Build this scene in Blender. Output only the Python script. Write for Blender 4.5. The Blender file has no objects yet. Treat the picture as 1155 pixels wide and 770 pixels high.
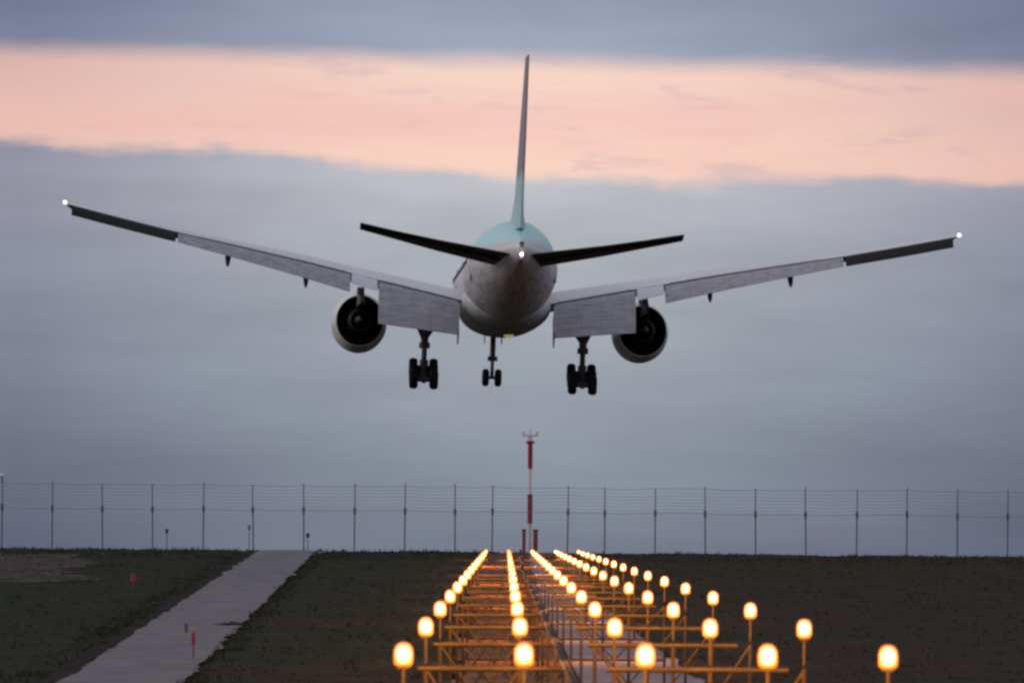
import bpy, math, random
from mathutils import Vector, Matrix, noise
R = math.radians
random.seed(7)
S = bpy.context.scene
COL = S.collection

# ------------------------------------------------------------------ camera
EYE = Vector((0, 0, 10.0))
FPX = 9770.0                      # focal length in photo pixels (1155 wide)
PITCH, ROLL = R(1.554), R(0.31)
cam_d = bpy.data.cameras.new('camera'); cam = bpy.data.objects.new('camera', cam_d); COL.objects.link(cam)
cam_d.sensor_width = 36; cam_d.lens = FPX/1155*36
cam_d.dof.use_dof = True; cam_d.dof.focus_distance = 590; cam_d.dof.aperture_fstop = 5.0
cam_d.clip_start = 1; cam_d.clip_end = 60000
CR = Matrix.Rotation(R(90)+PITCH, 3, 'X') @ Matrix.Rotation(ROLL, 3, 'Z')
cam.matrix_world = Matrix.Translation(EYE) @ CR.to_4x4()
S.camera = cam

def ray(px, py):
    d = CR @ Vector(((px-577.5)/FPX, (385-py)/FPX, -1.0))
    return d / d.y
def at(px, py, Y):
    return EYE + ray(px, py)*Y

# ------------------------------------------------------------------ colour management
S.render.engine = 'CYCLES'
S.view_settings.view_transform = 'Standard'; S.view_settings.look = 'None'
S.view_settings.exposure = 0.0; S.view_settings.gamma = 1.0
S.cycles.use_denoising = True
S.cycles.filter_width = 2.7
S.cycles.max_bounces = 5

def lin(r, g, b):
    f = lambda c: (c/255/12.92) if c/255 <= .04045 else ((c/255+.055)/1.055)**2.4
    return (f(r), f(g), f(b), 1)

class NT:
    """small helper to write node graphs"""
    def __init__(s, tree): s.t = tree; s.n = tree.nodes; s.l = tree.links
    def set(s, sock, v):
        if isinstance(v, bpy.types.NodeSocket): s.l.new(v, sock)
        elif v is not None: sock.default_value = v
    def m(s, op, a, b=None, c=None, clamp=False):
        k = s.n.new('ShaderNodeMath'); k.operation = op; k.use_clamp = clamp
        s.set(k.inputs[0], a); s.set(k.inputs[1], b); s.set(k.inputs[2], c); return k.outputs[0]
    def step(s, v, a, b):
        k = s.n.new('ShaderNodeMapRange'); k.interpolation_type = 'SMOOTHSTEP'
        s.set(k.inputs[0], v); s.set(k.inputs[1], a); s.set(k.inputs[2], b); return k.outputs[0]
    def lerp(s, v, a, b, c, d):
        k = s.n.new('ShaderNodeMapRange')
        for i, q in enumerate((v, a, b, c, d)): s.set(k.inputs[i], q)
        return k.outputs[0]
    def mix(s, f, a, b, mode='MIX'):
        k = s.n.new('ShaderNodeMix'); k.data_type = 'RGBA'; k.blend_type = mode
        s.set(k.inputs[0], f); s.set(k.inputs[6], a); s.set(k.inputs[7], b); return k.outputs[2]
    def noise(s, vec, scale, detail=4, rough=.5, dist=0.0):
        k = s.n.new('ShaderNodeTexNoise'); s.set(k.inputs['Vector'], vec)
        k.inputs['Scale'].default_value = scale; k.inputs['Detail'].default_value = detail
        k.inputs['Roughness'].default_value = rough; k.inputs['Distortion'].default_value = dist
        return k.outputs['Fac']
    def ramp(s, f, pts):
        k = s.n.new('ShaderNodeValToRGB'); e = k.color_ramp.elements
        while len(e) < len(pts): e.new(.5)
        for q, (p, c) in zip(e, pts): q.position = p; q.color = c
        s.set(k.inputs[0], f); return k.outputs[0]
    def comb(s, x, y, z):
        k = s.n.new('ShaderNodeCombineXYZ'); s.set(k.inputs[0], x); s.set(k.inputs[1], y); s.set(k.inputs[2], z); return k.outputs[0]

# ------------------------------------------------------------------ sky: dusk overcast with a peach opening above the horizon
SUN_EL, SUN_AZ = R(19), R(-68)      # low sun ahead and to the left, behind cloud
world = bpy.data.worlds.new('World'); S.world = world; world.use_nodes = True
w = NT(world.node_tree); w.n.clear()
out = w.n.new('ShaderNodeOutputWorld')
tc = w.n.new('ShaderNodeTexCoord'); sp = w.n.new('ShaderNodeSeparateXYZ'); w.l.new(tc.outputs['Generated'], sp.inputs[0])
dx, dy, dz = sp.outputs
az = w.m('ARCTAN2', dx, dy)                      # 0 straight ahead
el = w.m('ARCSINE', dz)
U = w.m('MULTIPLY', az, FPX/577.5)
Uc = w.m('MAXIMUM', w.m('MINIMUM', U, 2.2), -2.2)
V = w.m('MULTIPLY', el, FPX)
pv = w.comb(w.m('MULTIPLY', U, 1.0), w.m('MULTIPLY', V, 1/150.0), 0.0)
n1 = w.noise(pv, 1.6, 6, .55)
n2 = w.noise(w.comb(w.m('MULTIPLY', U, 2.2), w.m('MULTIPLY', V, 1/60.0), 3.1), 2.0, 6, .6)
n3 = w.noise(w.comb(w.m('MULTIPLY', U, .8), w.m('MULTIPLY', V, 1/110.0), 9.0), 1.4, 5, .6, .3)
edge = w.comb(U, 0.0, 5.0)
ne = w.noise(edge, 2.3, 7, .55)
low = w.m('ADD', w.m('ADD', w.m('MULTIPLY_ADD', Uc, -24.0, 450.0), w.m('MULTIPLY', w.m('MULTIPLY', w.m('MINIMUM', w.m('ABSOLUTE', Uc), 1.2), w.m('MINIMUM', w.m('ABSOLUTE', Uc), 1.2)), 12.0)), w.m('MULTIPLY', w.m('SUBTRACT', ne, .5), 64.0))
low = w.m('ADD', low, w.m('MULTIPLY', w.m('SUBTRACT', n2, .5), 34.0))
low = w.m('ADD', low, w.m('MULTIPLY', 9.0, w.m('POWER', 2.718, w.m('MULTIPLY', -18.0, w.m('POWER', w.m('SUBTRACT', Uc, .52), 2.0)))))
upp = w.m('ADD', w.m('MULTIPLY_ADD', Uc, -10.0, 583.0), w.m('MULTIPLY', w.m('SUBTRACT', n2, .5), 16.0))
a_ = w.step(w.m('SUBTRACT', V, low), -8.0, 14.0)
b_ = w.m('SUBTRACT', 1.0, w.step(w.m('SUBTRACT', V, upp), -18.0, 15.0))
band = w.m('MULTIPLY', a_, b_)
glow = w.m('POWER', 2.718, w.m('MULTIPLY', w.m('MULTIPLY', w.m('SUBTRACT', Uc, .05), w.m('SUBTRACT', Uc, .05)), -.9))
# cloud below the opening, by height
vb = w.lerp(V, 0.0, 1200.0, 0.0, 1.0)
lowc = w.ramp(vb, [(0.0, lin(112, 119, 139)), (.09, lin(130, 137, 154)), (.20, lin(150, 157, 171)), (.31, lin(168, 172, 183)),
                   (.375, lin(186, 186, 196)), (.46, lin(158, 165, 187)), (.54, lin(142, 149, 172)), (.8, lin(120, 127, 150))])
side = w.lerp(glow, 0.40, 1.0, .61, 1.05)
lowc = w.mix(1.0, lowc, w.comb(side, w.m('MULTIPLY', side, 1.01), w.lerp(glow, .40, 1.0, .70, 1.02)), 'MULTIPLY')
mot = w.m('MULTIPLY', w.lerp(n1, .3, .7, .91, 1.09), w.lerp(n3, .3, .7, .94, 1.06))
lowc = w.mix(1.0, lowc, w.comb(mot, mot, mot), 'MULTIPLY')
peach = w.mix(glow, lin(200, 156, 155), lin(248, 212, 196))
peach = w.mix(w.m('MULTIPLY', w.step(w.m('SUBTRACT', V, low), 95.0, 20.0), .35), peach, lin(252, 206, 186))
peach = w.mix(w.m('MULTIPLY', w.step(n2, .54, .70), .40), peach, lin(196, 168, 180))
peach = w.mix(w.m('MULTIPLY', w.step(n3, .48, .68), .5), peach, lin(240, 186, 178))
skyc = w.mix(w.m('MULTIPLY', band, .97), lowc, peach)
# the opening only lies ahead
ahead = w.m('SUBTRACT', 1.0, w.step(w.m('ABSOLUTE', az), .6, 1.3))
dome = w.ramp(w.m('MULTIPLY', el, 2/math.pi), [(0.0, (.44, .42, .46, 1)), (.12, (.46, .45, .50, 1)), (.5, (.34, .35, .42, 1)), (1.0, (.30, .32, .40, 1))])
dn = w.lerp(w.noise(tc.outputs['Generated'], 3.0, 6, .55), .3, .7, .8, 1.2)
dome = w.mix(1.0, dome, w.comb(dn, dn, dn), 'MULTIPLY')
upmix = w.step(V, 700.0, 1500.0)
skyc = w.mix(upmix, skyc, dome)
skyc = w.mix(ahead, dome, skyc)
nish = w.n.new('ShaderNodeTexSky'); nish.sky_type = 'NISHITA'; nish.sun_disc = False
nish.sun_elevation = SUN_EL; nish.sun_rotation = SUN_AZ
bg1 = w.n.new('ShaderNodeBackground'); w.l.new(skyc, bg1.inputs[0]); bg1.inputs[1].default_value = 1.0
bg2 = w.n.new('ShaderNodeBackground'); w.l.new(nish.outputs[0], bg2.inputs[0]); bg2.inputs[1].default_value = .003
add = w.n.new('ShaderNodeAddShader'); w.l.new(bg1.outputs[0], add.inputs[0]); w.l.new(bg2.outputs[0], add.inputs[1])
w.l.new(add.outputs[0], out.inputs[0])

sd = bpy.data.lights.new('sun', 'SUN'); sun = bpy.data.objects.new('sun', sd); COL.objects.link(sun)
sd.energy = .85; sd.angle = R(25); sd.color = (1, .86, .74)
sdir = Vector((math.sin(SUN_AZ)*math.cos(SUN_EL), math.cos(SUN_AZ)*math.cos(SUN_EL), math.sin(SUN_EL)))
sun.rotation_euler = sdir.to_track_quat('Z', 'Y').to_euler()

# ------------------------------------------------------------------ materials
def mat(name, base, rough=.6, metal=0.0, spec=.3, var=0.0, vscale=2.0, bump=0.0, bscale=20.0):
    m = bpy.data.materials.new(name); m.use_nodes = True; g = NT(m.node_tree)
    b = g.n['Principled BSDF']; b.inputs['Roughness'].default_value = rough; b.inputs['Metallic'].default_value = metal
    b.inputs['Specular IOR Level'].default_value = spec
    t = g.n.new('ShaderNodeTexCoord').outputs['Object']
    c = (*base, 1)
    if var:
        n = g.noise(t, vscale, 6, .6)
        k = g.lerp(n, .3, .7, 1-var, 1+var)
        c = g.mix(1.0, c, g.comb(k, k, k), 'MULTIPLY')
    g.set(b.inputs['Base Color'], c)
    if bump:
        bp = g.n.new('ShaderNodeBump'); bp.inputs['Strength'].default_value = bump
        g.l.new(g.noise(t, bscale, 5, .6), bp.inputs['Height']); g.l.new(bp.outputs[0], b.inputs['Normal'])
    return m
def emit(name, c, s):
    m = bpy.data.materials.new(name); m.use_nodes = True; b = m.node_tree.nodes['Principled BSDF']
    b.inputs['Base Color'].default_value = (.05, .05, .05, 1)
    b.inputs['Emission Color'].default_value = (*c, 1); b.inputs['Emission Strength'].default_value = s
    return m

M = {}
M['wing'] = mat('wing_paint', (.46, .47, .50), .45, var=.10, vscale=.8)
M['wing_top'] = mat('wing_light_paint', (.74, .75, .78), .4, var=.06, vscale=.8)
M['dark'] = mat('wing_shade_paint', (.018, .018, .022), .6, spec=.12, var=.1)  # near-black colour carries the shade under ailerons and outer wing
M['tailgrey'] = mat('tail_shade_grey', (.07, .072, .085), .5, spec=.2, var=.15)  # dark grey with the tailplane's underside shade painted in
M['cowl'] = mat('cowl_paint', (.80, .81, .83), .3, spec=.5, var=.04)
M['duct'] = mat('duct_black', (.012, .012, .014), .7, spec=.1)  # near-black for duct interiors, exhaust outlet and hinge lines
M['core'] = mat('hot_metal', (.05, .045, .045), .5, metal=.5, var=.2)
M['gearmetal'] = mat('gear_metal', (.05, .05, .06), .5, spec=.3)
M['rubber'] = mat('tyre_rubber', (.012, .012, .014), .8, spec=.1)
M['glass'] = mat('cabin_glass', (.02, .025, .03), .2, spec=.6)
M['white_l'] = emit('white_nav_light', (1, .97, .92), 7.0)
M['concrete'] = mat('path_concrete', (.17, .162, .178), .9, spec=.1, var=.24, vscale=.6, bump=.3, bscale=6)
M['path2'] = mat('service_asphalt', (.20, .19, .23), .9, spec=.1, var=.3, vscale=.7, bump=.3, bscale=6)
M['soil'] = mat('dark_soil', (.016, .013, .014), .95, spec=.05, var=.4, vscale=1.5)
M['stubble'] = mat('pale_dry_soil', (.060, .052, .044), .95, spec=.05, var=.85, vscale=.55, bump=.6, bscale=2.5)
M['fence'] = mat('fence_steel', (.15, .16, .19), .6, metal=.2, spec=.2)
M['wire'] = mat('fence_wire', (.30, .32, .36), .6, metal=.2)
M['frame'] = mat('yellow_frame_paint', (.024, .0195, .009), .6, var=.3, vscale=3)
M['lamp'] = mat('lamp_housing', (.12, .07, .03), .5, var=.1)
M['red'] = mat('red_paint', (.34, .045, .045), .5, var=.1)
M['pink'] = mat('magenta_red_paint', (.26, .02, .07), .5)
M['white'] = mat('white_paint', (.72, .66, .68), .5, var=.05)
M['stake'] = mat('weathered_wood', (.10, .095, .105), .8)
M['redlamp'] = emit('pink_obstruction_light', (1.0, .55, .55), 1.6)

# flap skin: panel joints across the span, weathering streaks along it
m = bpy.data.materials.new('flap_skin'); m.use_nodes = True; g = NT(m.node_tree); M['flap'] = m
b = g.n['Principled BSDF']; b.inputs['Roughness'].default_value = .5
t = g.n.new('ShaderNodeTexCoord').outputs['Object']; q = g.n.new('ShaderNodeSeparateXYZ'); g.l.new(t, q.inputs[0])
stn = g.noise(g.comb(g.m('MULTIPLY', q.outputs[0], .22), g.m('MULTIPLY', q.outputs[1], 2.0), g.m('MULTIPLY', q.outputs[2], 5.5)), 1.3, 6, .65)
kk = g.lerp(stn, .32, .68, .62, 1.18)
kc = g.noise(g.comb(g.m('MULTIPLY', q.outputs[0], 2.0), g.m('MULTIPLY', q.outputs[1], .3), 0.0), 1.1, 5, .6)
c = g.mix(1.0, (.43, .43, .46, 1), g.comb(kk, kk, kk), 'MULTIPLY')
c = g.mix(g.m('MULTIPLY', g.step(kc, .55, .75), .5), c, (.24, .225, .24, 1))
sm = g.step(g.m('ABSOLUTE', g.m('SUBTRACT', g.m('FRACT', g.m('MULTIPLY', q.outputs[0], .62)), .5)), .475, .495)
c = g.mix(g.m('MULTIPLY', sm, .3), c, (.12, .12, .13, 1))
g.set(b.inputs['Base Color'], c)

# fuselage paint: pale blue above, silver grey below, fine joints between skin panels
m = bpy.data.materials.new('fuselage_paint'); m.use_nodes = True; g = NT(m.node_tree); M['fuse'] = m
b = g.n['Principled BSDF']; b.inputs['Roughness'].default_value = .36; b.inputs['Specular IOR Level'].default_value = .45
t = g.n.new('ShaderNodeTexCoord').outputs['Object']; q = g.n.new('ShaderNodeSeparateXYZ'); g.l.new(t, q.inputs[0])
zline = g.m('ADD', q.outputs[2], g.m('MULTIPLY', q.outputs[1], 0.012))
c = g.mix(g.step(zline, .55, 1.25), (.62, .60, .62, 1), (.42, .78, .83, 1))
c = g.mix(g.m('MULTIPLY', g.step(zline, .35, .40), g.m('SUBTRACT', 1.0, g.step(zline, .60, .64))), c, (.75, .76, .78, 1))
seam = g.step(g.m('ABSOLUTE', g.m('SUBTRACT', g.m('FRACT', g.m('MULTIPLY', q.outputs[1], .38)), .5)), .488, .499)
c = g.mix(g.m('MULTIPLY', seam, .35), c, (.1, .1, .11, 1))
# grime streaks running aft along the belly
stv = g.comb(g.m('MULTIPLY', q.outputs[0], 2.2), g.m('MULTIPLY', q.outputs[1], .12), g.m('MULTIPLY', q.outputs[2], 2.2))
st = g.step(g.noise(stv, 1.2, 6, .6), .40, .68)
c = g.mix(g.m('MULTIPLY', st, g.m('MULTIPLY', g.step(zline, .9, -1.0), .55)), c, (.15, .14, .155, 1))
g.set(b.inputs['Base Color'], c)
# fin paint: pale blue low, greyer towards the tip
m = bpy.data.materials.new('fin_paint'); m.use_nodes = True; g = NT(m.node_tree); M['fin'] = m
b = g.n['Principled BSDF']; b.inputs['Roughness'].default_value = .4
t = g.n.new('ShaderNodeTexCoord').outputs['Object']; q = g.n.new('ShaderNodeSeparateXYZ'); g.l.new(t, q.inputs[0])
g.set(b.inputs['Base Color'], g.mix(g.step(q.outputs[2], 5.2, 6.2), (.36, .62, .66, 1), (.24, .22, .25, 1)))

# grass ground
def ground_mat(name, k=1.0):
    m = bpy.data.materials.new(name); m.use_nodes = True; g = NT(m.node_tree)
    b = g.n['Principled BSDF']; b.inputs['Roughness'].default_value = .95; b.inputs['Specular IOR Level'].default_value = .05
    t = g.n.new('ShaderNodeTexCoord').outputs['Object']
    n_big = g.noise(t, .045, 4, .55); n_mid = g.noise(t, .35, 6, .65); n_fin = g.noise(t, 2.6, 5, .7)
    xs_ = g.n.new('ShaderNodeSeparateXYZ'); g.l.new(t, xs_.inputs[0])
    n_big = g.m('ADD', n_big, g.lerp(xs_.outputs[0], -26.0, 22.0, -.10, .12))
    c = g.mix(g.step(n_big, .42, .62), (.023*k, .032*k, .017*k, 1), (.038*k, .031*k, .023*k, 1))
    c = g.mix(g.m('MULTIPLY', g.step(n_mid, .5, .72), .7), c, (.066*k, .056*k, .034*k, 1))
    c = g.mix(g.m('MULTIPLY', g.step(n_mid, .46, .28), .6), c, (.016*k, .019*k, .013*k, 1))
    v = g.lerp(n_fin, .3, .7, .72, 1.28)
    c = g.mix(1.0, c, g.comb(v, v, v), 'MULTIPLY')
    g.set(b.inputs['Base Color'], c)
    bp = g.n.new('ShaderNodeBump'); bp.inputs['Strength'].default_value = .3; bp.inputs['Distance'].default_value = .2
    g.l.new(n_fin, bp.inputs['Height']); g.l.new(bp.outputs[0], b.inputs['Normal'])
    return m
M['ground'] = ground_mat('grass_ground', .74); M['grass'] = ground_mat('grass_blades', 1.5)

# lamp lens: bright cream centre, orange halo painted into its edge
m = bpy.data.materials.new('lamp_lens'); m.use_nodes = True; g = NT(m.node_tree); M['lens'] = m
b = g.n['Principled BSDF']; b.inputs['Base Color'].default_value = (.3, .2, .1, 1)
t = g.n.new('ShaderNodeTexCoord').outputs['Object']; q = g.n.new('ShaderNodeSeparateXYZ'); g.l.new(t, q.inputs[0])
rx = g.m('MULTIPLY', q.outputs[0], 1/.135); rz = g.m('MULTIPLY', q.outputs[2], 1/.165)
rr = g.m('SQRT', g.m('ADD', g.m('MULTIPLY', rx, rx), g.m('MULTIPLY', rz, rz)))
e1 = g.step(rr, .42, .98)
g.set(b.inputs['Emission Color'], g.mix(e1, (1.0, .86, .60, 1), (1.0, .25, .035, 1)))
g.set(b.inputs['Emission Strength'], g.lerp(e1, 0.0, 1.0, 2.1, .55))

# ------------------------------------------------------------------ mesh builder
class MB:
    def __init__(s): s.v = []; s.f = []
    def add(s, v, f):
        o = len(s.v); s.v += [tuple(p) for p in v]; s.f += [tuple(i+o for i in q) for q in f]; return s
    def box(s, c, size, rot=None):
        hx, hy, hz = (d/2 for d in size); c = Vector(c); vs = []
        for x in (-hx, hx):
            for y in (-hy, hy):
                for z in (-hz, hz):
                    p = Vector((x, y, z)); vs.append(c + (rot @ p if rot else p))
        return s.add(vs, [(0,1,3,2), (4,6,7,5), (0,4,5,1), (2,3,7,6), (0,2,6,4), (1,5,7,3)])
    def tube(s, a, b, r0, r1=None, n=10):
        a, b = Vector(a), Vector(b); r1 = r0 if r1 is None else r1
        q = (b-a).to_track_quat('Z', 'Y'); vs = []
        for p, r in ((a, r0), (b, r1)):
            for i in range(n):
                t = 2*math.pi*i/n; vs.append(p + q @ Vector((r*math.cos(t), r*math.sin(t), 0)))
        f = [(i, (i+1) % n, n+(i+1) % n, n+i) for i in range(n)] + [tuple(range(n))[::-1], tuple(range(n, 2*n))]
        return s.add(vs, f)
    def loft(s, rings, cap=True):
        n = len(rings[0]); vs = [p for r in rings for p in r]; f = []
        for k in range(len(rings)-1):
            for i in range(n):
                j = (i+1) % n; f.append((k*n+i, k*n+j, (k+1)*n+j, (k+1)*n+i))
        if cap: f += [tuple(range(n))[::-1], tuple((len(rings)-1)*n+i for i in range(n))]
        return s.add(vs, f)
    def lathe(s, c, prof, n=40, axis='Y', cap=False, sx=1.0, sz=1.0):
        c = Vector(c); rings = []
        for (y, r) in prof:
            ring = []
            for i in range(n):
                t = 2*math.pi*i/n
                if axis == 'Y': ring.append(c + Vector((r*sx*math.cos(t), y, r*sz*math.sin(t))))
                elif axis == 'X': ring.append(c + Vector((y, r*math.cos(t), r*math.sin(t))))
                else: ring.append(c + Vector((r*math.cos(t), r*math.sin(t), y)))
            rings.append(ring)
        return s.loft(rings, cap)
    def build(s, name, m, parent=None, smooth=False, bevel=0.0, angle=40):
        me = bpy.data.meshes.new(name); me.from_pydata(s.v, [], s.f); me.validate()
        import bmesh
        bm = bmesh.new(); bm.from_mesh(me); bmesh.ops.recalc_face_normals(bm, faces=bm.faces); bm.to_mesh(me); bm.free()
        me.materials.append(m); o = bpy.data.objects.new(name, me); COL.objects.link(o)
        if parent: o.parent = parent
        if smooth:
            me.polygons.foreach_set('use_smooth', [True]*len(me.polygons))
            me.set_sharp_from_angle(angle=R(angle))
        if bevel:
            b = o.modifiers.new('bevel', 'BEVEL'); b.width = bevel; b.segments = 2; b.limit_method = 'ANGLE'
        return o
def tag(o, label=None, cat=None, group=None, kind=None):
    if label: o['label'] = label
    if cat: o['category'] = cat
    if group: o['group'] = group
    if kind: o['kind'] = kind
    return o
def empty(name, loc, label, cat, group=None):
    o = bpy.data.objects.new(name, None); o.empty_display_size = .2; COL.objects.link(o); o.location = loc
    return tag(o, label, cat, group)
def copy_tree(o, parent=None):
    c = o.copy(); COL.objects.link(c); c.parent = parent
    for ch in list(o.children): copy_tree(ch, c)
    return c

# ------------------------------------------------------------------ ground: a bank that rises to the fence, plain beyond it
CREST = 566.0
def base_h(x, Y):
    if Y <= CREST-14: z = 2.60 + .0160*Y
    else:
        t = Y-(CREST-14)
        z = 2.60 + .0160*(CREST-14) + (.0160*t - .00055*t*t if t < 40 else .0160*40-.00055*1600 - .028*(t-40))
    z -= .0032*max(-150, min(150, x))*max(0, min(1, Y/570))
    return max(z, 0.0)
def ground_pt(px, py):
    d = ray(px, py); lo, hi = 60.0, 575.0
    for _ in range(60):
        mid = (lo+hi)/2; p = EYE + d*mid
        if p.z > base_h(p.x, p.y): lo = mid
        else: hi = mid
    return EYE + d*lo
def line_xy(a, b):
    k = (b.x-a.x)/(b.y-a.y); return lambda Y: a.x + k*(Y-a.y)
A1, A2 = line_xy(ground_pt(62, 770), ground_pt(281, 626)), line_xy(ground_pt(206, 770), ground_pt(352, 626))
B1, B2 = line_xy(ground_pt(640, 770), ground_pt(600, 640)), line_xy(ground_pt(792, 770), ground_pt(618, 640))
def rough(x, Y):
    f = max(0, min(1, (700-Y)/80)) * max(0, min(1, (120-abs(x))/40)) * max(0, min(1, (Y-60)/40))
    if f <= 0: return 0
    return f*(.09*noise.noise(Vector((x*.22, Y*.12, 0))) + .05*noise.noise(Vector((x*.8, Y*.5, 4))))
def inside(x, Y, m=0.0):
    if Y < 95 or Y > 600: return False
    return (A1(Y)-m-.3 < x < A2(Y)+m) or (B1(Y)-m < x < B2(Y)+m and Y < 560) or (-2.2 < x-.0 < 4.2 and Y < 562 and m > .2)
def H(x, Y): return base_h(x, Y) + rough(x, Y)
def axis(lo, hi, step, ext):
    v = []; x = lo
    while x <= hi+1e-6: v.append(x); x += step
    s_ = step; x = hi
    while x < ext: s_ *= 1.35; x += s_; v.append(x)
    s_ = step; x = lo
    while x > -ext: s_ *= 1.35; x -= s_; v.insert(0, x)
    return v
xs = axis(-46, 46, .8, 25000); ys = axis(92, 604, 1.0, 25000)
vs = [(x, y, H(x, y) - (.10 if inside(x, y, .5) else 0)) for y in ys for x in xs]
nx = len(xs); fs = [(j*nx+i, j*nx+i+1, (j+1)*nx+i+1, (j+1)*nx+i) for j in range(len(ys)-1) for i in range(nx-1)]
tag(MB().add(vs, fs).build('ground', M['ground'], smooth=True, angle=180), kind='structure')

def strip(name, f1, f2, y0, y1, m, lift, jit=.12, n=8, seed=0, step=.9):
    vs, fs = [], []; Y = y0; k = 0
    while Y <= y1:
        a = f1(Y) + jit*2*noise.noise(Vector((Y*.11, seed, 0))) + jit*noise.noise(Vector((Y*.6, seed, 3)))
        b = f2(Y) + jit*2*noise.noise(Vector((Y*.13, seed+9, 0))) + jit*noise.noise(Vector((Y*.7, seed+9, 3)))
        for i in range(n+1):
            x = a+(b-a)*i/n; vs.append((x, Y, H(x, Y)+lift))
        if k:
            for i in range(n): o = (k-1)*(n+1)+i; fs.append((o, o+1, o+n+2, o+n+1))
        k += 1; Y += step
    return tag(MB().add(vs, fs).build(name, m, smooth=True, angle=180), kind='structure')
strip('perimeter_path', A1, A2, 96, 572, M['concrete'], .02, .16)
strip('soil_verge', lambda Y: A1(Y)-.55, lambda Y: A1(Y)+.12, 96, 572, M['soil'], .035, .10, 3, 5)
_D = ray(570, 594.5); _L = at(455, 737, 106.8); _R = at(1002, 740, 106.8)
M['lamp_spill'] = mat('painted_lamp_spill', (.15, .075, .045), .95, spec=.05, var=.55, vscale=.8)  # reddish ground colour painted in for the lamps' orange spill
strip('lamp_spill_strip', lambda Y: _L.x+_D.x*(Y-106.8)-.35, lambda Y: _R.x+_D.x*(Y-106.8)-.5, 96, 560, M['lamp_spill'], .015, .35, 12, 21)
strip('service_road', B1, B2, 96, 556, M['path2'], .05, .12, 8, 3)
# pale dry patch on the left of the bank
p0 = ground_pt(20, 657); p1 = ground_pt(100, 624)
strip('bare_soil_patch', lambda Y: -46, lambda Y: -.0591*Y + 3.3 + 2.6*(Y-p0.y)/100 + 1.1*math.sin(Y*.13), p0.y, min(p1.y, 562), M['stubble'], .03, 1.1, 20, 8)

# ------------------------------------------------------------------ grass tufts
mb = MB(); cnt = 0
while cnt < 9000:
    Y = 250 + (1-random.random()**1.0)*320
    half = Y*.0625
    x = random.uniform(-half, half)
    if inside(x, Y, -.05) or noise.noise(Vector((x*.5, Y*.25, 7))) < random.uniform(-.6, .35): continue
    near = min(abs(x-A1(Y)+.7), abs(x-A2(Y)))
    if not (Y > 520 or near < .9) and random.random() > .18: continue
    cnt += 1
    z = H(x, Y)-.02; hgt = random.uniform(.08, .22)*(1.3 if noise.noise(Vector((x*.3, Y*.2, 1))) > .1 else .8)
    if x > B2(Y) and Y > 540: hgt *= .8
    v, f = [], []
    for k in range(3):
        t = random.uniform(0, 6.28); wd = random.uniform(.02, .05); ln = random.uniform(-.09, .09)
        cx, cy = x+random.uniform(-.1, .1), Y+random.uniform(-.1, .1)
        o = len(v)
        v += [(cx-wd*math.cos(t), cy-wd*math.sin(t), z), (cx+wd*math.cos(t), cy+wd*math.sin(t), z), (cx+ln, cy+ln*.5, z+hgt*random.uniform(.7, 1.1))]
        f.append((o, o+1, o+2))
    mb.add(v, f)
me = bpy.data.meshes.new('grass'); me.from_pydata(mb.v, [], mb.f); me.materials.append(M['grass'])
gr = bpy.data.objects.new('grass', me); COL.objects.link(gr); tag(gr, 'short rough grass covering the dark bank', 'grass', kind='stuff')

# ------------------------------------------------------------------ perimeter fence
FY = 568.0
def fence_x(px): return at(px, 600, FY).x
posts_px = [2 + 56.8*i for i in range(-2, 10)] + [555, 597.5, 640] + [682+56.8*i for i in range(0, 11)]
f0 = empty('perimeter_fence', (fence_x(577), FY, H(fence_x(577), FY)), 'long tall wire fence with thin dark posts along the top of the bank', 'fence')
loc0 = Vector(f0.location)
HT = 4.35
def fp(x, z): return Vector((x, FY, H(x, FY)+z)) - loc0
rails = MB()
for i, px in enumerate(posts_px):
    x = fence_x(px)
    if px == 597.5: continue
    lean = random.uniform(-.06, .06)
    mb = MB().tube(fp(x, -.3), fp(x+lean, 2.9), .046, n=8).tube(fp(x+lean, 2.85), fp(x+lean*1.5, HT+random.uniform(-.06, .16)), .034, n=8)
    mb.box(fp(x+lean*.9, 2.68), (.17, .14, .42))
    mb.build('post', M['fence'], f0)
xs_f = [fence_x(p) for p in posts_px if p != 597.5]
wires = MB(); top = MB(); midr = MB()
for k in range(len(xs_f)-1):
    a, b = xs_f[k], xs_f[k+1]
    def sag(z, r, mbx, s_=.03, seg=4):
        for q in range(seg):
            t0, t1 = q/seg, (q+1)/seg
            pa = fp(a+(b-a)*t0, z - s_*4*t0*(1-t0)); pb = fp(a+(b-a)*t1, z - s_*4*t1*(1-t1))
            mbx.tube(pa, pb, r, n=4)
    sag(HT-.05, .014, top, .05); sag(2.72, .015, midr, .03)
    for j in range(13): sag(.2+.2*j, .007, wires)
    for j in range(6): sag(2.95+.22*j, .008, wires, .05)
    for j in range(1, 10):
        wires.tube(fp(a+(b-a)*j/10, .0), fp(a+(b-a)*j/10, 2.7), .003, n=3)
top.build('rail', M['wire'], f0); midr.build('rail', M['wire'], f0); wires.build('wire_mesh', M['wire'], f0)

# small white lamp standing on the fence post at the left edge
xl = fence_x(2)
lp = empty('fence_lamp', (xl, FY, H(xl, FY)+HT+.05), 'small round white lamp on top of the leftmost fence post', 'lamp')
MB().tube((0, 0, -.05), (0, 0, .25), .05, n=8).build('stem', M['fence'], lp)
MB().lathe((0, 0, .38), [(-.15, .02), (-.10, .12), (0, .16), (.1, .12), (.15, .02)], 16, 'Z', True).build('globe', mat('frosted_globe', (.8, .78, .8), .4), lp, smooth=True)

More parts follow.
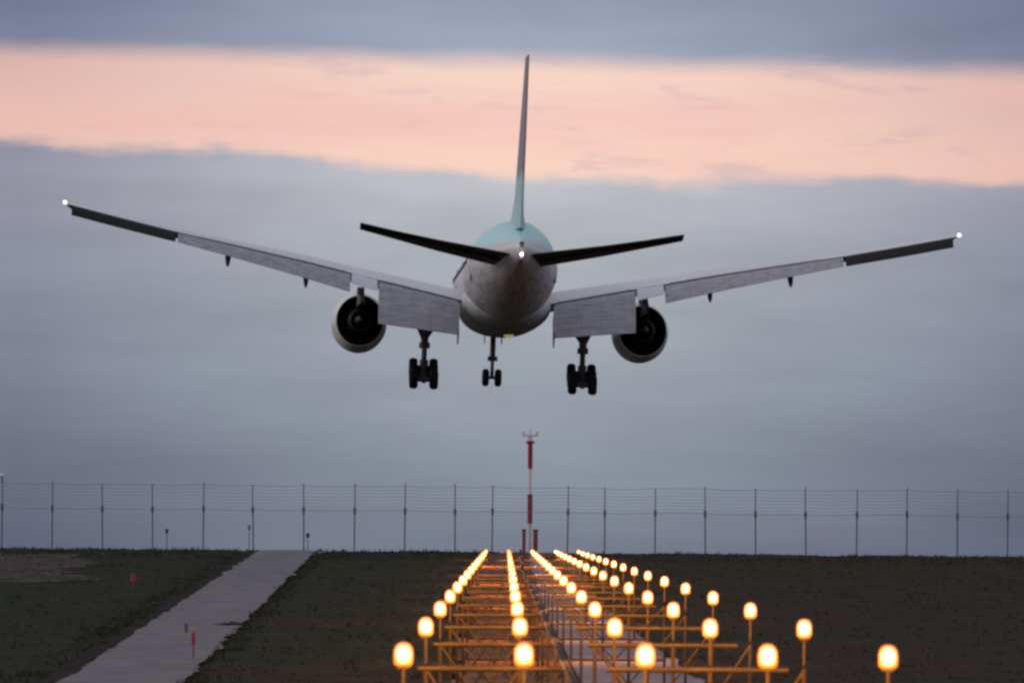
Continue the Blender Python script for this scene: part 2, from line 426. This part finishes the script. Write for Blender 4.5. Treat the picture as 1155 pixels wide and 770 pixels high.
# ------------------------------------------------------------------ red and white mast
mp = at(597.5, 612, 573.0); mz = H(mp.x, 573.0)
ms = empty('warning_mast', (mp.x, 573.0, mz), 'tall red and white banded mast with a pale cross head behind the lamps', 'mast')
topz = at(597.5, 492, 573.0).z - mz
zz = lambda py: at(597.5, py, 573.0).z - mz
def mastseg(y0, y1, m, name, r): return MB().tube((0, 0, zz(y0)), (0, 0, zz(y1)), r, n=12).build(name, m, ms, smooth=True)
mastseg(640, 590, M['white'], 'white_band', .11); mastseg(590, 557, M['red'], 'red_band', .17)
mastseg(557, 528, M['white'], 'white_band', .085); mastseg(528, 497, M['red'], 'red_band', .16)
hd = MB().box((0, 0, zz(493)), (.30, .3, .30)).box((0, 0, zz(491)), (.95, .12, .12))
hd.tube((-.42, 0, zz(491)), (-.46, 0, zz(487)), .09, n=8).tube((.42, 0, zz(491)), (.46, 0, zz(487)), .09, n=8).tube((0, 0, zz(491)), (0, 0, zz(484)), .05, n=8)
hd.build('head', M['white'], ms, bevel=.03)
MB().lathe((0, 0, zz(493)-.3), [(-.14, .05), (-.1, .3), (.0, .3), (.1, .12)], 16, 'Z', True).build('collar', M['red'], ms)
for px, dz_, nm in ((591, 0, 'left'), (604, .05, 'right')):
    p = at(px, 610, 571.5); z0 = H(p.x, 571.5)
    o = empty('red_cabinet', (p.x, 571.5, z0), 'slim dark red cabinet at the mast foot, the %s one of the pair' % nm, 'cabinet', 'red cabinets at the foot of the mast')
    ht = (at(px, 592, 571.5).z - z0)*.82
    MB().box((0, 0, ht/2), (.22 if nm == 'left' else .30, .3, ht)).build('box', M['red'], o, bevel=.02)
    MB().box((0, 0, ht+.03), (.30 if nm == 'left' else .38, .38, .06)).build('lid', M['stake'], o)

# ------------------------------------------------------------------ little markers on the bank
def marker(px, py0, py1, wpx, m, name, label, cat, group=None, Y=None, board=True):
    p = ground_pt(px, py0) if Y is None else at(px, py0, Y)
    z0 = H(p.x, p.y); sc = p.y/FPX
    o = empty(name, (p.x, p.y, z0), label, cat, group); ht = max((EYE + ray(px, py1)*p.y).z - z0, .3)
    MB().tube((0, 0, -.2), (0, 0, ht*.95), .025, n=8).build('post', M['stake'] if board else m, o)
    if board: MB().box((0, -.04, ht-.15), (wpx*sc*.7, .05, .30)).build('board', m, o, bevel=.01)
    else: MB().lathe((0, 0, ht-.25), [(-.2, .03), (-.17, wpx*sc/2), (.17, wpx*sc/2), (.22, .05)], 12, 'Z', True).build('sleeve', m, o, smooth=True)
    return o
marker(218, 741, 711, 4.5, M['pink'], 'marker_post', 'thin post with a bright pink red sleeve at the path edge', 'marker', board=False)
marker(210, 713, 702, 4, M['stake'], 'marker_post', 'short dark headed post on the pale path', 'marker', board=False)
marker(150, 661, 646, 5, M['red'], 'marker_post', 'red marker standing in the grass left of the path', 'marker', board=False)
marker(188, 622, 596, 5, M['stake'], 'notice_stake', 'thin stake with small board near the fourth fence post', 'stake', 'stakes along the fence', 565, True)
marker(281, 622, 592, 4, M['red'], 'notice_stake', 'stake with a dull red board where the path meets the fence', 'stake', 'stakes along the fence', 565, True)
marker(347, 622, 601, 6, M['stake'], 'notice_stake', 'thin stake with dark board at the right edge of path top', 'stake', 'stakes along the fence', 565, True)
# low weeds hanging over the right edge of the path
pb = ground_pt(263, 705)
mb = MB()
for k in range(90):
    t = random.uniform(0, 6.28); r = random.random()**.6; x = r*math.cos(t)*.75; y = r*math.sin(t)*1.2; hh = .25*(1-r*.7)*random.uniform(.5, 1.2)
    a = Vector((x, y, 0)); d = Vector((random.uniform(-.25, .25), random.uniform(-.25, .25), hh)); s_ = Vector((.04, .02, 0))
    mb.add([a-s_, a+s_, a+d], [(0, 1, 2)])
o = mb.build('weed', M['grass']); o.location = (pb.x, pb.y, H(pb.x, pb.y)); tag(o, 'dark weed tuft growing over the right edge of the pale path', 'weed')

# ------------------------------------------------------------------ approach lights
Y0 = 106.8; NR = 16
COLPX = [(455, 737), (591, 737), (728, 738), (866, 739), (1002, 740)]
D = ray(570, 594.5)
def row_y(i): return 30*(3.56+i)
def lamp_pos(c, i):
    p = at(*COLPX[c], Y0); return p + D*(row_y(i)-Y0)
def h_at(p): return p.z - H(p.x, p.y)
ORD = ['first', 'second', 'third', 'fourth', 'fifth', 'sixth', 'seventh', 'eighth', 'ninth', 'tenth', 'eleventh', 'twelfth', 'thirteenth', 'fourteenth', 'fifteenth', 'last']
CN = ['leftmost', 'second from left', 'middle', 'second from right', 'rightmost']
def superring(a, b, y, n=28, e=2.7, flat=0.0):
    r = []
    for k in range(n):
        t = 2*math.pi*k/n; c_, s_ = math.cos(t), math.sin(t)
        ee = e*.85 if s_ > 0 else e*1.8
        r.append(Vector((a*math.copysign(abs(c_)**(2/ee), c_), y, b*math.copysign(abs(s_)**(2/ee), s_))))
    return r
def make_lamp():
    r = empty('approach_lamp', (0, 0, 0), '', 'lamp', 'approach lamps standing in rows before the fence')
    MB().loft([superring(.128, .160, -.02), superring(.138, .170, .0), superring(.13, .16, .10), superring(.07, .09, .20)]).build('housing', M['lamp'], r, smooth=True)
    MB().loft([superring(.02, .025, -.085), superring(.06, .08, -.08), superring(.095, .12, -.065), superring(.118, .148, -.04), superring(.124, .156, -.018)]).build('lens', M['lens'], r, smooth=True)
    MB().tube((0, .06, -.65), (0, .06, -.17), .022, n=8).box((0, .06, -.17), (.17, .05, .05)).build('bracket', M['frame'], r)
    ld = bpy.data.lights.new('glow', 'POINT'); ld.energy = 290; ld.color = (1, .33, .06); ld.shadow_soft_size = .16
    lo = bpy.data.objects.new('glow', ld); COL.objects.link(lo); lo.parent = r; lo.location = (0, -.95, -.15)
    return r
proto = None
for i in range(NR):
    for c in range(5):
        p = lamp_pos(c, i)
        if proto is None: o = proto = make_lamp()
        else: o = copy_tree(proto)
        o.location = p; s_ = .90*(1 + .012*i); o.scale = (s_, s_, 1 + .015*i) if False else (s_,)*3
        if h_at(p) < .65:                                   # short legs where the bank comes up to the lamps
            pass
        tag(o, '%s glowing approach lamp from the front in the %s line of lamps' % (ORD[i], CN[c]), 'lamp')

for i in range(NR):
    P = [lamp_pos(c, i) for c in range(5)]
    Y = row_y(i)+.06; d = .65*(1+.035*i)
    base = Vector((P[1].x, Y, H(P[1].x, Y)))
    o = empty('lamp_frame', base, 'yellow brown pipe frame carrying the %s crossbar of lamps from the front' % ORD[i], 'frame', 'pipe frames under the lamps')
    def W(x, z): return Vector((x, Y, z)) - base
    zr = P[1].z - d
    gz = H(P[1].x, Y)
    tr = .045
    xm = P[1].x + .74
    legs = [p.x for p in P] + [xm]
    tops = [p.z-.2 for p in P] + [P[1].z-d]
    if zr - gz > .25:
        if i == 0 or True:
            MB().tube(W(P[0].x-.12, P[0].z-d), W(xm+.05, P[1].z-d), tr, n=8).build('rail', M['frame'], o)
            MB().tube(W(P[2].x-.12, P[2].z-d), W(P[4].x-.25, P[4].z-d), tr, n=8).build('rail', M['frame'], o)
        if zr-gz > 1.3:
            zl = gz + (zr-gz)*.35
            MB().tube(W(P[0].x, zl), W(xm, zl), tr*.8, n=8).build('rail', M['frame'], o)
            MB().tube(W(P[2].x, zl), W(P[4].x, zl), tr*.8, n=8).build('rail', M['frame'], o)
            MB().tube(W(P[0].x, zl), W(P[1].x, zr), .025, n=6).build('brace', M['frame'], o)
            MB().tube(W(P[1].x, zl), W(P[0].x, zr), .025, n=6).build('brace', M['frame'], o)
            MB().tube(W(P[3].x, zl), W(P[2].x, zr), .025, n=6).build('brace', M['frame'], o)
            MB().tube(W(P[3].x, zl), W(P[4].x, zr), .025, n=6).build('brace', M['frame'], o)
    for x, tz in zip(legs, tops):
        g_ = H(x, Y)-.1
        if tz - g_ < .12: tz = g_+.12
        MB().tube(W(x, g_), W(x, max(min(tz, zr+.02), g_+.12)), .042, .036, n=8).build('leg', M['frame'], o)

# cable tray running along the frames
a = lamp_pos(1, 0) + Vector((.74, 0, -.65)); 
mb = MB(); v = []; f = []
ct = empty('cable_tray', (a.x, a.y, H(a.x, a.y)), 'long narrow cable tray running away over the frames beside the grey road', 'cable tray')
org = Vector(ct.location); n_ = 0
pts = []
for i in range(NR*2-1):
    Y = Y0+15*i; p = a + D*(Y-Y0); dd = .65*(.035*(i/2)); p = p - Vector((0, 0, dd)); p.z = max(p.z, H(p.x, p.y)+.12) + .09; pts.append(p-org)
rings = [[p+Vector(q) for q in ((-.07, 0, -.03), (.07, 0, -.03), (.07, 0, .04), (.06, 0, .04), (.06, 0, -.01), (-.06, 0, -.01), (-.06, 0, .04), (-.07, 0, .04))] for p in pts]
MB().loft(rings).build('tray', M['stake'], ct)
mb = MB()
for k in range(len(pts)-1): mb.tube(pts[k]+Vector((0, 0, .03)), pts[k+1]+Vector((0, 0, .03)), .035, n=6)
mb.build('cable', M['rubber'], ct)

# ------------------------------------------------------------------ airliner
YC = 603.0
org = at(569.3, 315, YC)
view = ray(573.5, 313).normalized()
yaw_v = math.atan2(-view.x, view.y); el_v = math.asin(view.z)
plane = empty('airliner', org, 'large twin engine airliner landing with wheels and flaps down above the lights', 'airliner')
PITCH_REL, YAW_REL, BANK = R(-2.3), R(1.85), R(1.72)
plane.rotation_mode = 'QUATERNION'
plane.rotation_quaternion = (Matrix.Rotation(yaw_v+YAW_REL, 3, 'Z') @ Matrix.Rotation(el_v+PITCH_REL, 3, 'X') @ Matrix.Rotation(BANK, 3, 'Y')).to_quaternion()

def ring(y, rw, rh, zc, n=56):
    return [Vector((rw*math.cos(2*math.pi*k/n), y, zc+rh*math.sin(2*math.pi*k/n))) for k in range(n)]
st = [(29.4, .08, .08, -.85), (29.1, .55, .5, -.83), (28.3, 1.1, 1.0, -.75), (27, 1.7, 1.6, -.58), (25, 2.35, 2.3, -.33), (22.5, 2.85, 2.85, -.12), (19.5, 3.08, 3.08, -.02), (17, 3.1, 3.1, 0),
      (0, 3.1, 3.1, 0), (-13, 3.1, 3.1, 0), (-16, 3.06, 3.04, .05), (-19, 2.85, 2.82, .22), (-22, 2.50, 2.48, .45), (-25, 2.05, 2.05, .58), (-28, 1.50, 1.58, .66), (-31, .92, 1.10, .66), (-33, .45, .75, .58), (-34.2, .16, .5, .50)]
MB().loft([ring(y_, a_, b_*1.045, c_) for y_, a_, b_, c_ in st]).build('fuselage', M['fuse'], plane, smooth=True)
# belly fairing
bf = [(11.5, 1.2, .5, -2.6), (10, 2.3, 1.2, -2.4), (7, 2.95, 1.75, -2.1), (3, 3.16, 1.95, -1.95), (-3, 3.18, 2.0, -1.95), (-6, 3.05, 1.85, -2.0), (-9, 2.5, 1.45, -2.1), (-12, 1.4, .7, -2.5)]
M['belly'] = mat('belly_paint', (.56, .57, .60), .45, var=.25, vscale=.7)
MB().loft([ring(*s_, n=40) for s_ in bf]).build('belly_fairing', M['belly'], plane, smooth=True)
for sx in (-1, 1):
    w0 = MB().box((0, 0, 0), (.06, .26, .38)).build('cabin_window', M['glass'], plane); w0.location = (sx*3.065, 21, .55)
    for k in range(1, 46):
        c_ = w0.copy(); COL.objects.link(c_); c_.parent = plane; c_.location = (sx*3.065, 21-.78*k, .55)
    for y in (21.5+2, 12.5, -1.5, -17.5):
        rr_ = 3.09 if abs(y) < 17 else 2.97
        MB().box((sx*(rr_-.075), y, .1), (.10, 1.05, 1.85)).build('cabin_door', M['fuse'], plane, bevel=.03)

NA = 14
def af(c):                                            # NACA-like half thickness
    return 5*(.2969*math.sqrt(c)-.126*c-.3516*c*c+.2843*c**3-.1036*c**4)
def wing_ring(x, yl, yt, zt, inc, tc, axis='x', z0=0):
    ch = yl-yt; up, lo = [], []
    for k in range(NA+1):
        c = (1-math.cos(math.pi*k/NA))/2
        th = af(c)*tc*ch; cam_ = .018*ch*4*c*(1-c)
        y = yl-c*ch; base = zt + (1-c)*ch*math.tan(inc) + cam_
        up.append((y, base+th)); lo.append((y, base-th*.9))
    pts = up + lo[-1:0:-1]
    if axis == 'x': return [Vector((x, y, z)) for y, z in pts]
    return [Vector((z-zt, y, x)) for y, z in pts]        # vertical surface
WS = [(0, 11.2, -5.2, -2.35, R(1.0), .10), (3.0, 9.2, -5.4, -1.80, R(.9), .095), (6.3, 6.8, -5.7, -1.12, R(.8), .10), (9.7, 4.4, -6.0, -.42, R(.6), .105),
      (14, 1.3, -7.7, .42, R(.4), .11), (18.5, -1.9, -9.4, 1.22, R(0), .105), (22.9, -5.0, -11.1, 1.98, R(-.3), .10), (27, -7.9, -12.7, 2.78, R(-.6), .10), (30.1, -10.3, -13.9, 3.42, R(-.8), .10)]
def wy(x, k):                                          # interpolate a wing station
    for a, b in zip(WS, WS[1:]):
        if a[0] <= x <= b[0]:
            t = (x-a[0])/(b[0]-a[0]); return a[k]+(b[k]-a[k])*t
    return WS[-1][k]
def slab(sx, x0, x1, dy, dz0, ch0, ch1, ang0, ang1, th, n=6):
    """a deflected panel whose front edge follows the wing's trailing edge"""
    rings = []
    for k in range(n+1):
        t = k/n; x = x0+(x1-x0)*t; ch = ch0+(ch1-ch0)*t; a_ = ang0+(ang1-ang0)*t
        y = wy(x, 2)+dy; z = wy(x, 3)+dz0
        r = []
        for c, s_ in ((0, 0), (.04, .5), (.15, .9), (.35, 1), (.7, .6), (1, .08), (1, -.08), (.7, -.35), (.35, -.6), (.12, -.7), (.02, -.4)):
            py_, pz = -c*ch, s_*th/2
            r.append(Vector((sx*x, y+py_*math.cos(a_)+pz*math.sin(-a_), z+py_*math.sin(a_)+pz*math.cos(a_))))
        rings.append(r)
    return MB().loft(rings)
for sx in (-1, 1):
    rings = [wing_ring(sx*x, yl, yt, zt, inc, tc) for x, yl, yt, zt, inc, tc in WS]
    tip = []
    for v_ in rings[-1]: tip.append(Vector((v_.x+sx*.25, -12.6+(v_.y+12.6)*.75, 3.48+(v_.z-3.48)*.35)))
    rings.append(tip)
    wg = MB().loft(rings).build('wing', M['wing_top'], plane, smooth=True, angle=60)
    # inboard double slotted flap: main and aft panels, then outboard flap
    fl = slab(sx, 3.35, 8.85, -.05, -.14, 1.35, 1.55, R(38), R(38), .34).build('inboard_flap', M['flap'], plane, smooth=True)
    for q_, (d1, d2, c1, c2) in enumerate(((-1.08, -.93, 1.35, 1.55),)):
        slab(sx, 3.35, 8.85, d1, d2, 2.35, 2.95, R(43), R(48), .26).build('aft_panel', M['flap'], fl, smooth=True)
    MB().box((sx*3.3, -6.9, -3.45), (.10, 1.6, 2.4), Matrix.Rotation(R(-40), 3, 'X')).build('flap_end_plate', M['wing'], fl)
    slab(sx, 8.95, 10.75, .02, -.06, 2.0, 1.7, R(24), R(24), .28).build('flaperon', M['wing_top'], plane, smooth=True)
    of = slab(sx, 10.85, 22.75, -.05, -.12, 2.35, 1.35, R(33), R(27), .30, 10).build('outboard_flap', M['flap'], plane, smooth=True)
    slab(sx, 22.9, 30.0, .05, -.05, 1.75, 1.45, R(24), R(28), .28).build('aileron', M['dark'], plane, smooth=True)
    # added dark skin, painting underside shade onto the outer wing panel
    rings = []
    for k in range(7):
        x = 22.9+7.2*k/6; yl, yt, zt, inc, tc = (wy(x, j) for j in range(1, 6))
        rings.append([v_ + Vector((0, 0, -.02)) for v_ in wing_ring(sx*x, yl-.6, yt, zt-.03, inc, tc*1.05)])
    MB().loft(rings).build('outer_wing_shade', M['dark'], plane, smooth=True, angle=60)
    # spoiler panels resting on the upper surface
    for x0, x1 in ((3.6, 6.0), (6.1, 8.6), (11.2, 13.6), (13.7, 16.1), (16.2, 18.6), (18.7, 21.2)):
        rings = []
        for x in (x0, x1):
            yt, zt = wy(x, 2), wy(x, 3); ch = wy(x, 1)-yt
            zu = lambda c: zt+(1-c)*ch*math.tan(wy(x, 4)) + .018*ch*4*c*(1-c) + af(c)*wy(x, 5)*ch + .02
            c0, c1 = 1-1.55/ch, 1-.12/ch
            rings.append([Vector((sx*x, yt+(1-c0)*ch, zu(c0)-.02)), Vector((sx*x, yt+(1-c0)*ch, zu(c0)+.03)), Vector((sx*x, yt+(1-c1)*ch, zu(c1)+.03)), Vector((sx*x, yt+(1-c1)*ch, zu(c1)-.02))])
        MB().loft(rings).build('spoiler', M['wing_top'], plane)
    # flap track fairings
    for x, ln, dn in ((6.9, 2.9, .8), (13.9, 2.5, .66), (19.3, 2.2, .55)):
        yt, zt = wy(x, 2), wy(x, 3)
        rings = []
        for t, r_, drop in ((0, .03, .0), (.15, .2, .12), (.4, .30, .35), (.7, .28, .95), (.88, .22, 1.55), (1, .08, 2.0)):
            cy = yt+2.4-(ln+1.0)*t; cz = zt-.45-drop*dn
            rings.append([Vector((sx*x+r_*.7*math.cos(a2), cy+r_*.3*math.sin(a2), cz+r_*1.2*math.sin(a2))) for a2 in [2*math.pi*j/10 for j in range(10)]])
        MB().loft(rings).build('flap_track_fairing', M['tailgrey'], plane, smooth=True)
    # engine
    ex, ez = sx*9.93, -3.12
    en = MB().lathe((ex, 0, ez), [(3.6, 1.66), (4.5, 1.76), (6.2, 1.90), (8, 1.97), (9.6, 1.95), (10.6, 1.82), (10.9, 1.68), (10.7, 1.56), (9, 1.58), (6, 1.72), (4.4, 1.68), (3.6, 1.63), (3.6, 1.66)], 56, sz=1.07).build('engine_nacelle', M['cowl'], plane, smooth=True)
    MB().lathe((ex, 0, ez), [(3.75, 1.625), (5.4, 1.66), (5.6, .5)], 48, sz=1.07).build('fan_duct', M['duct'], en, smooth=True)
    MB().lathe((ex, 0, ez), [(5.5, 1.05), (4.2, .98), (2.6, .72), (2.55, .62), (3.4, .6)], 40).build('core_cowl', M['core'], en, smooth=True)
    MB().lathe((ex, 0, ez), [(3.3, .42), (2.4, .36), (1.6, .18), (1.2, .02)], 24, cap=True).build('exhaust_cone', M['core'], en, smooth=True)
    MB().lathe((ex, 0, ez), [(9.0, 1.56), (9.05, .05)], 40, sz=1.05).build('fan_disc', M['duct'], en)
    py = []
    for y, w0, z0, z1 in ((9.6, .12, 1.9, 2.05), (7, .28, 1.7, 2.45), (3.5, .3, .9, 2.35), (0.5, .24, .95, 1.75), (-2.5, .08, 1.05, 1.35)):
        py.append([Vector((ex-w0, y, ez+z0)), Vector((ex+w0, y, ez+z0)), Vector((ex+w0*.8, y, ez+z1)), Vector((ex-w0*.8, y, ez+z1))])
    MB().loft(py).build('pylon', M['tailgrey'], en)
    # inlet strake
    # main gear
    gx, gy = sx*5.49, -3.0
    gr_ = MB().tube((gx, gy, -1.9), (gx, gy, -5.0), .29, .26, 14).tube((gx, gy, -4.9), (gx, gy-.05, -6.8), .19, .19, 12)
    gr_.tube((gx, gy, -5.1), (gx, gy, -4.7), .38, n=14).tube((gx, gy, -5.9), (gx, gy, -6.5), .30, n=12)
    gr_.tube((gx, gy, -4.5), (gx-sx*1.5, gy+.2, -2.4), .13, n=8).tube((gx, gy, -4.5), (gx, gy+3, -2.0), .12, n=8)
    gr_.tube((gx, gy-.1, -4.7), (gx+sx*.7, gy-.1, -3.2), .12, n=8)
    gr_.tube((gx, gy-.35, -5.1), (gx, gy-.8, -5.8), .09, n=8).tube((gx, gy-.8, -5.8), (gx, gy-.3, -6.5), .09, n=8)
    tilt = R(17); dv = Vector((0, -math.cos(tilt), -math.sin(tilt))); c0 = Vector((gx, gy, -6.85))
    gr_.tube(c0-dv*1.6, c0+dv*1.6, .26, n=10)
    mg = gr_.build('main_landing_gear', M['gearmetal'], plane, smooth=True)
    for k in (-1, 0, 1):
        ax = c0+dv*1.45*k
        MB().tube(ax-Vector((.7, 0, 0)), ax+Vector((.7, 0, 0)), .20, n=10).build('axle', M['gearmetal'], mg)
        for s2 in (-1, 1):
            MB().lathe(ax+Vector((s2*.70, 0, 0)), [(-.28, .30), (-.30, .52), (-.22, .65), (0, .70), (.22, .65), (.30, .52), (.28, .30), (-.28, .30)], 28, 'X').build('wheel', M['rubber'], mg, smooth=True)
    MB().box((gx+sx*.45, gy, -2.95), (.06, 1.6, 1.5)).build('gear_door', M['tailgrey'], plane)
    # tailplane
    ts = [(.25, -25.0, -31.7, .34, R(-5), .11), (5.5, -28.2, -33.0, 1.08, R(-5), .105), (10.65, -31.7, -34.4, 1.92, R(-5), .10)]
    MB().loft([wing_ring(sx*x, *r_) for x, *r_ in ts]).build('tailplane', M['tailgrey'], plane, smooth=True, angle=60)
    # light at the wing tip
    MB().lathe((sx*30.5, -13.3, 3.6), [(-.11, .02), (-.08, .07), (0, .10), (.08, .07), (.11, .02)], 14, cap=True).build('wing_tip_light', M['white_l'], plane, smooth=True)
# nose gear
ng = MB().tube((0, 22.3, -2.7), (0, 22.3, -5.0), .20, n=12).tube((0, 22.3, -4.8), (0, 22.3, -6.2), .13, n=10)
ng.tube((0, 22.3, -4.2), (0, 24.5, -2.9), .09, n=8).tube((-.65, 22.3, -6.22), (.65, 22.3, -6.22), .1, n=8).box((0, 22.2, -4.85), (.70, .25, .34)).tube((0, 22.0, -5.0), (0, 21.7, -5.5), .06).tube((0, 21.7, -5.5), (0, 22.1, -6.0), .06)
ng = ng.build('nose_landing_gear', M['gearmetal'], plane, smooth=True)
for s2 in (-1, 1):
    MB().lathe((s2*.45, 22.3, -6.22), [(-.23, .25), (-.25, .46), (-.17, .60), (0, .65), (.17, .60), (.25, .46), (.23, .25), (-.23, .25)], 26, 'X').build('wheel', M['rubber'], ng, smooth=True)
    MB().box((s2*.62, 22.6, -3.35), (.05, 2.2, .8)).build('nose_gear_door', M['wing'], plane)
# fin and rudder
fin = [(2.2, -17.0, -31.2, 0, 0, .10), (3.3, -19.6, -31.4, 0, 0, .065), (4.5, -22.2, -31.8, 0, 0, .058), (8.5, -26.0, -33.1, 0, 0, .06), (13.4, -30.6, -34.6, 0, 0, .06)]
def fin_ring(z, yl, yt, tc):
    ch = yl-yt; a_, b_ = [], []
    for k in range(NA+1):
        c = (1-math.cos(math.pi*k/NA))/2; th = max(af(c)*tc*ch, .03); a_.append((yl-c*ch, th)); b_.append((yl-c*ch, -th))
    return [Vector((h, y, z)) for y, h in a_+b_[-1:0:-1]]
MB().loft([fin_ring(z, yl, yt, tc) for z, yl, yt, _, _, tc in fin]).build('tail_fin', M['fin'], plane, smooth=True, angle=60)
MB().lathe((0, -34.45, .28), [(-.12, .02), (-.08, .07), (0, .10), (.08, .07), (.12, .02)], 14, cap=True).build('tail_light', M['white_l'], plane, smooth=True)

bc = MB().lathe((.35, -2.0, -4.0), [(-.14, .10), (-.05, .32), (.06, .36), (.12, .30)], 16, 'Z', True).build('belly_beacon', emit('warm_beacon', (1.0, .78, .38), .3), plane, smooth=True)

MB().lathe((0, -34.1, .98), [(.3, .16), (-.16, .15), (-.14, .10), (.25, .10)], 20).build('exhaust_outlet', M['duct'], plane, smooth=True)
# elevator and rudder hinge lines
for sx in (-1, 1):
    rings = []
    for x, yl, yt, z, inc, tc in ts[0:3]:
        x = max(x, 1.3); ch = (yl-yt)*.28
        rings.append([Vector((sx*x, yt+ch, z+ch*math.tan(inc)-.16)), Vector((sx*x, yt+ch-.05, z+ch*math.tan(inc)-.16)), Vector((sx*x, yt+ch-.05, z+ch*math.tan(inc)+.16)), Vector((sx*x, yt+ch, z+ch*math.tan(inc)+.16))])
    MB().loft(rings).build('elevator_hinge', M['duct'], plane)
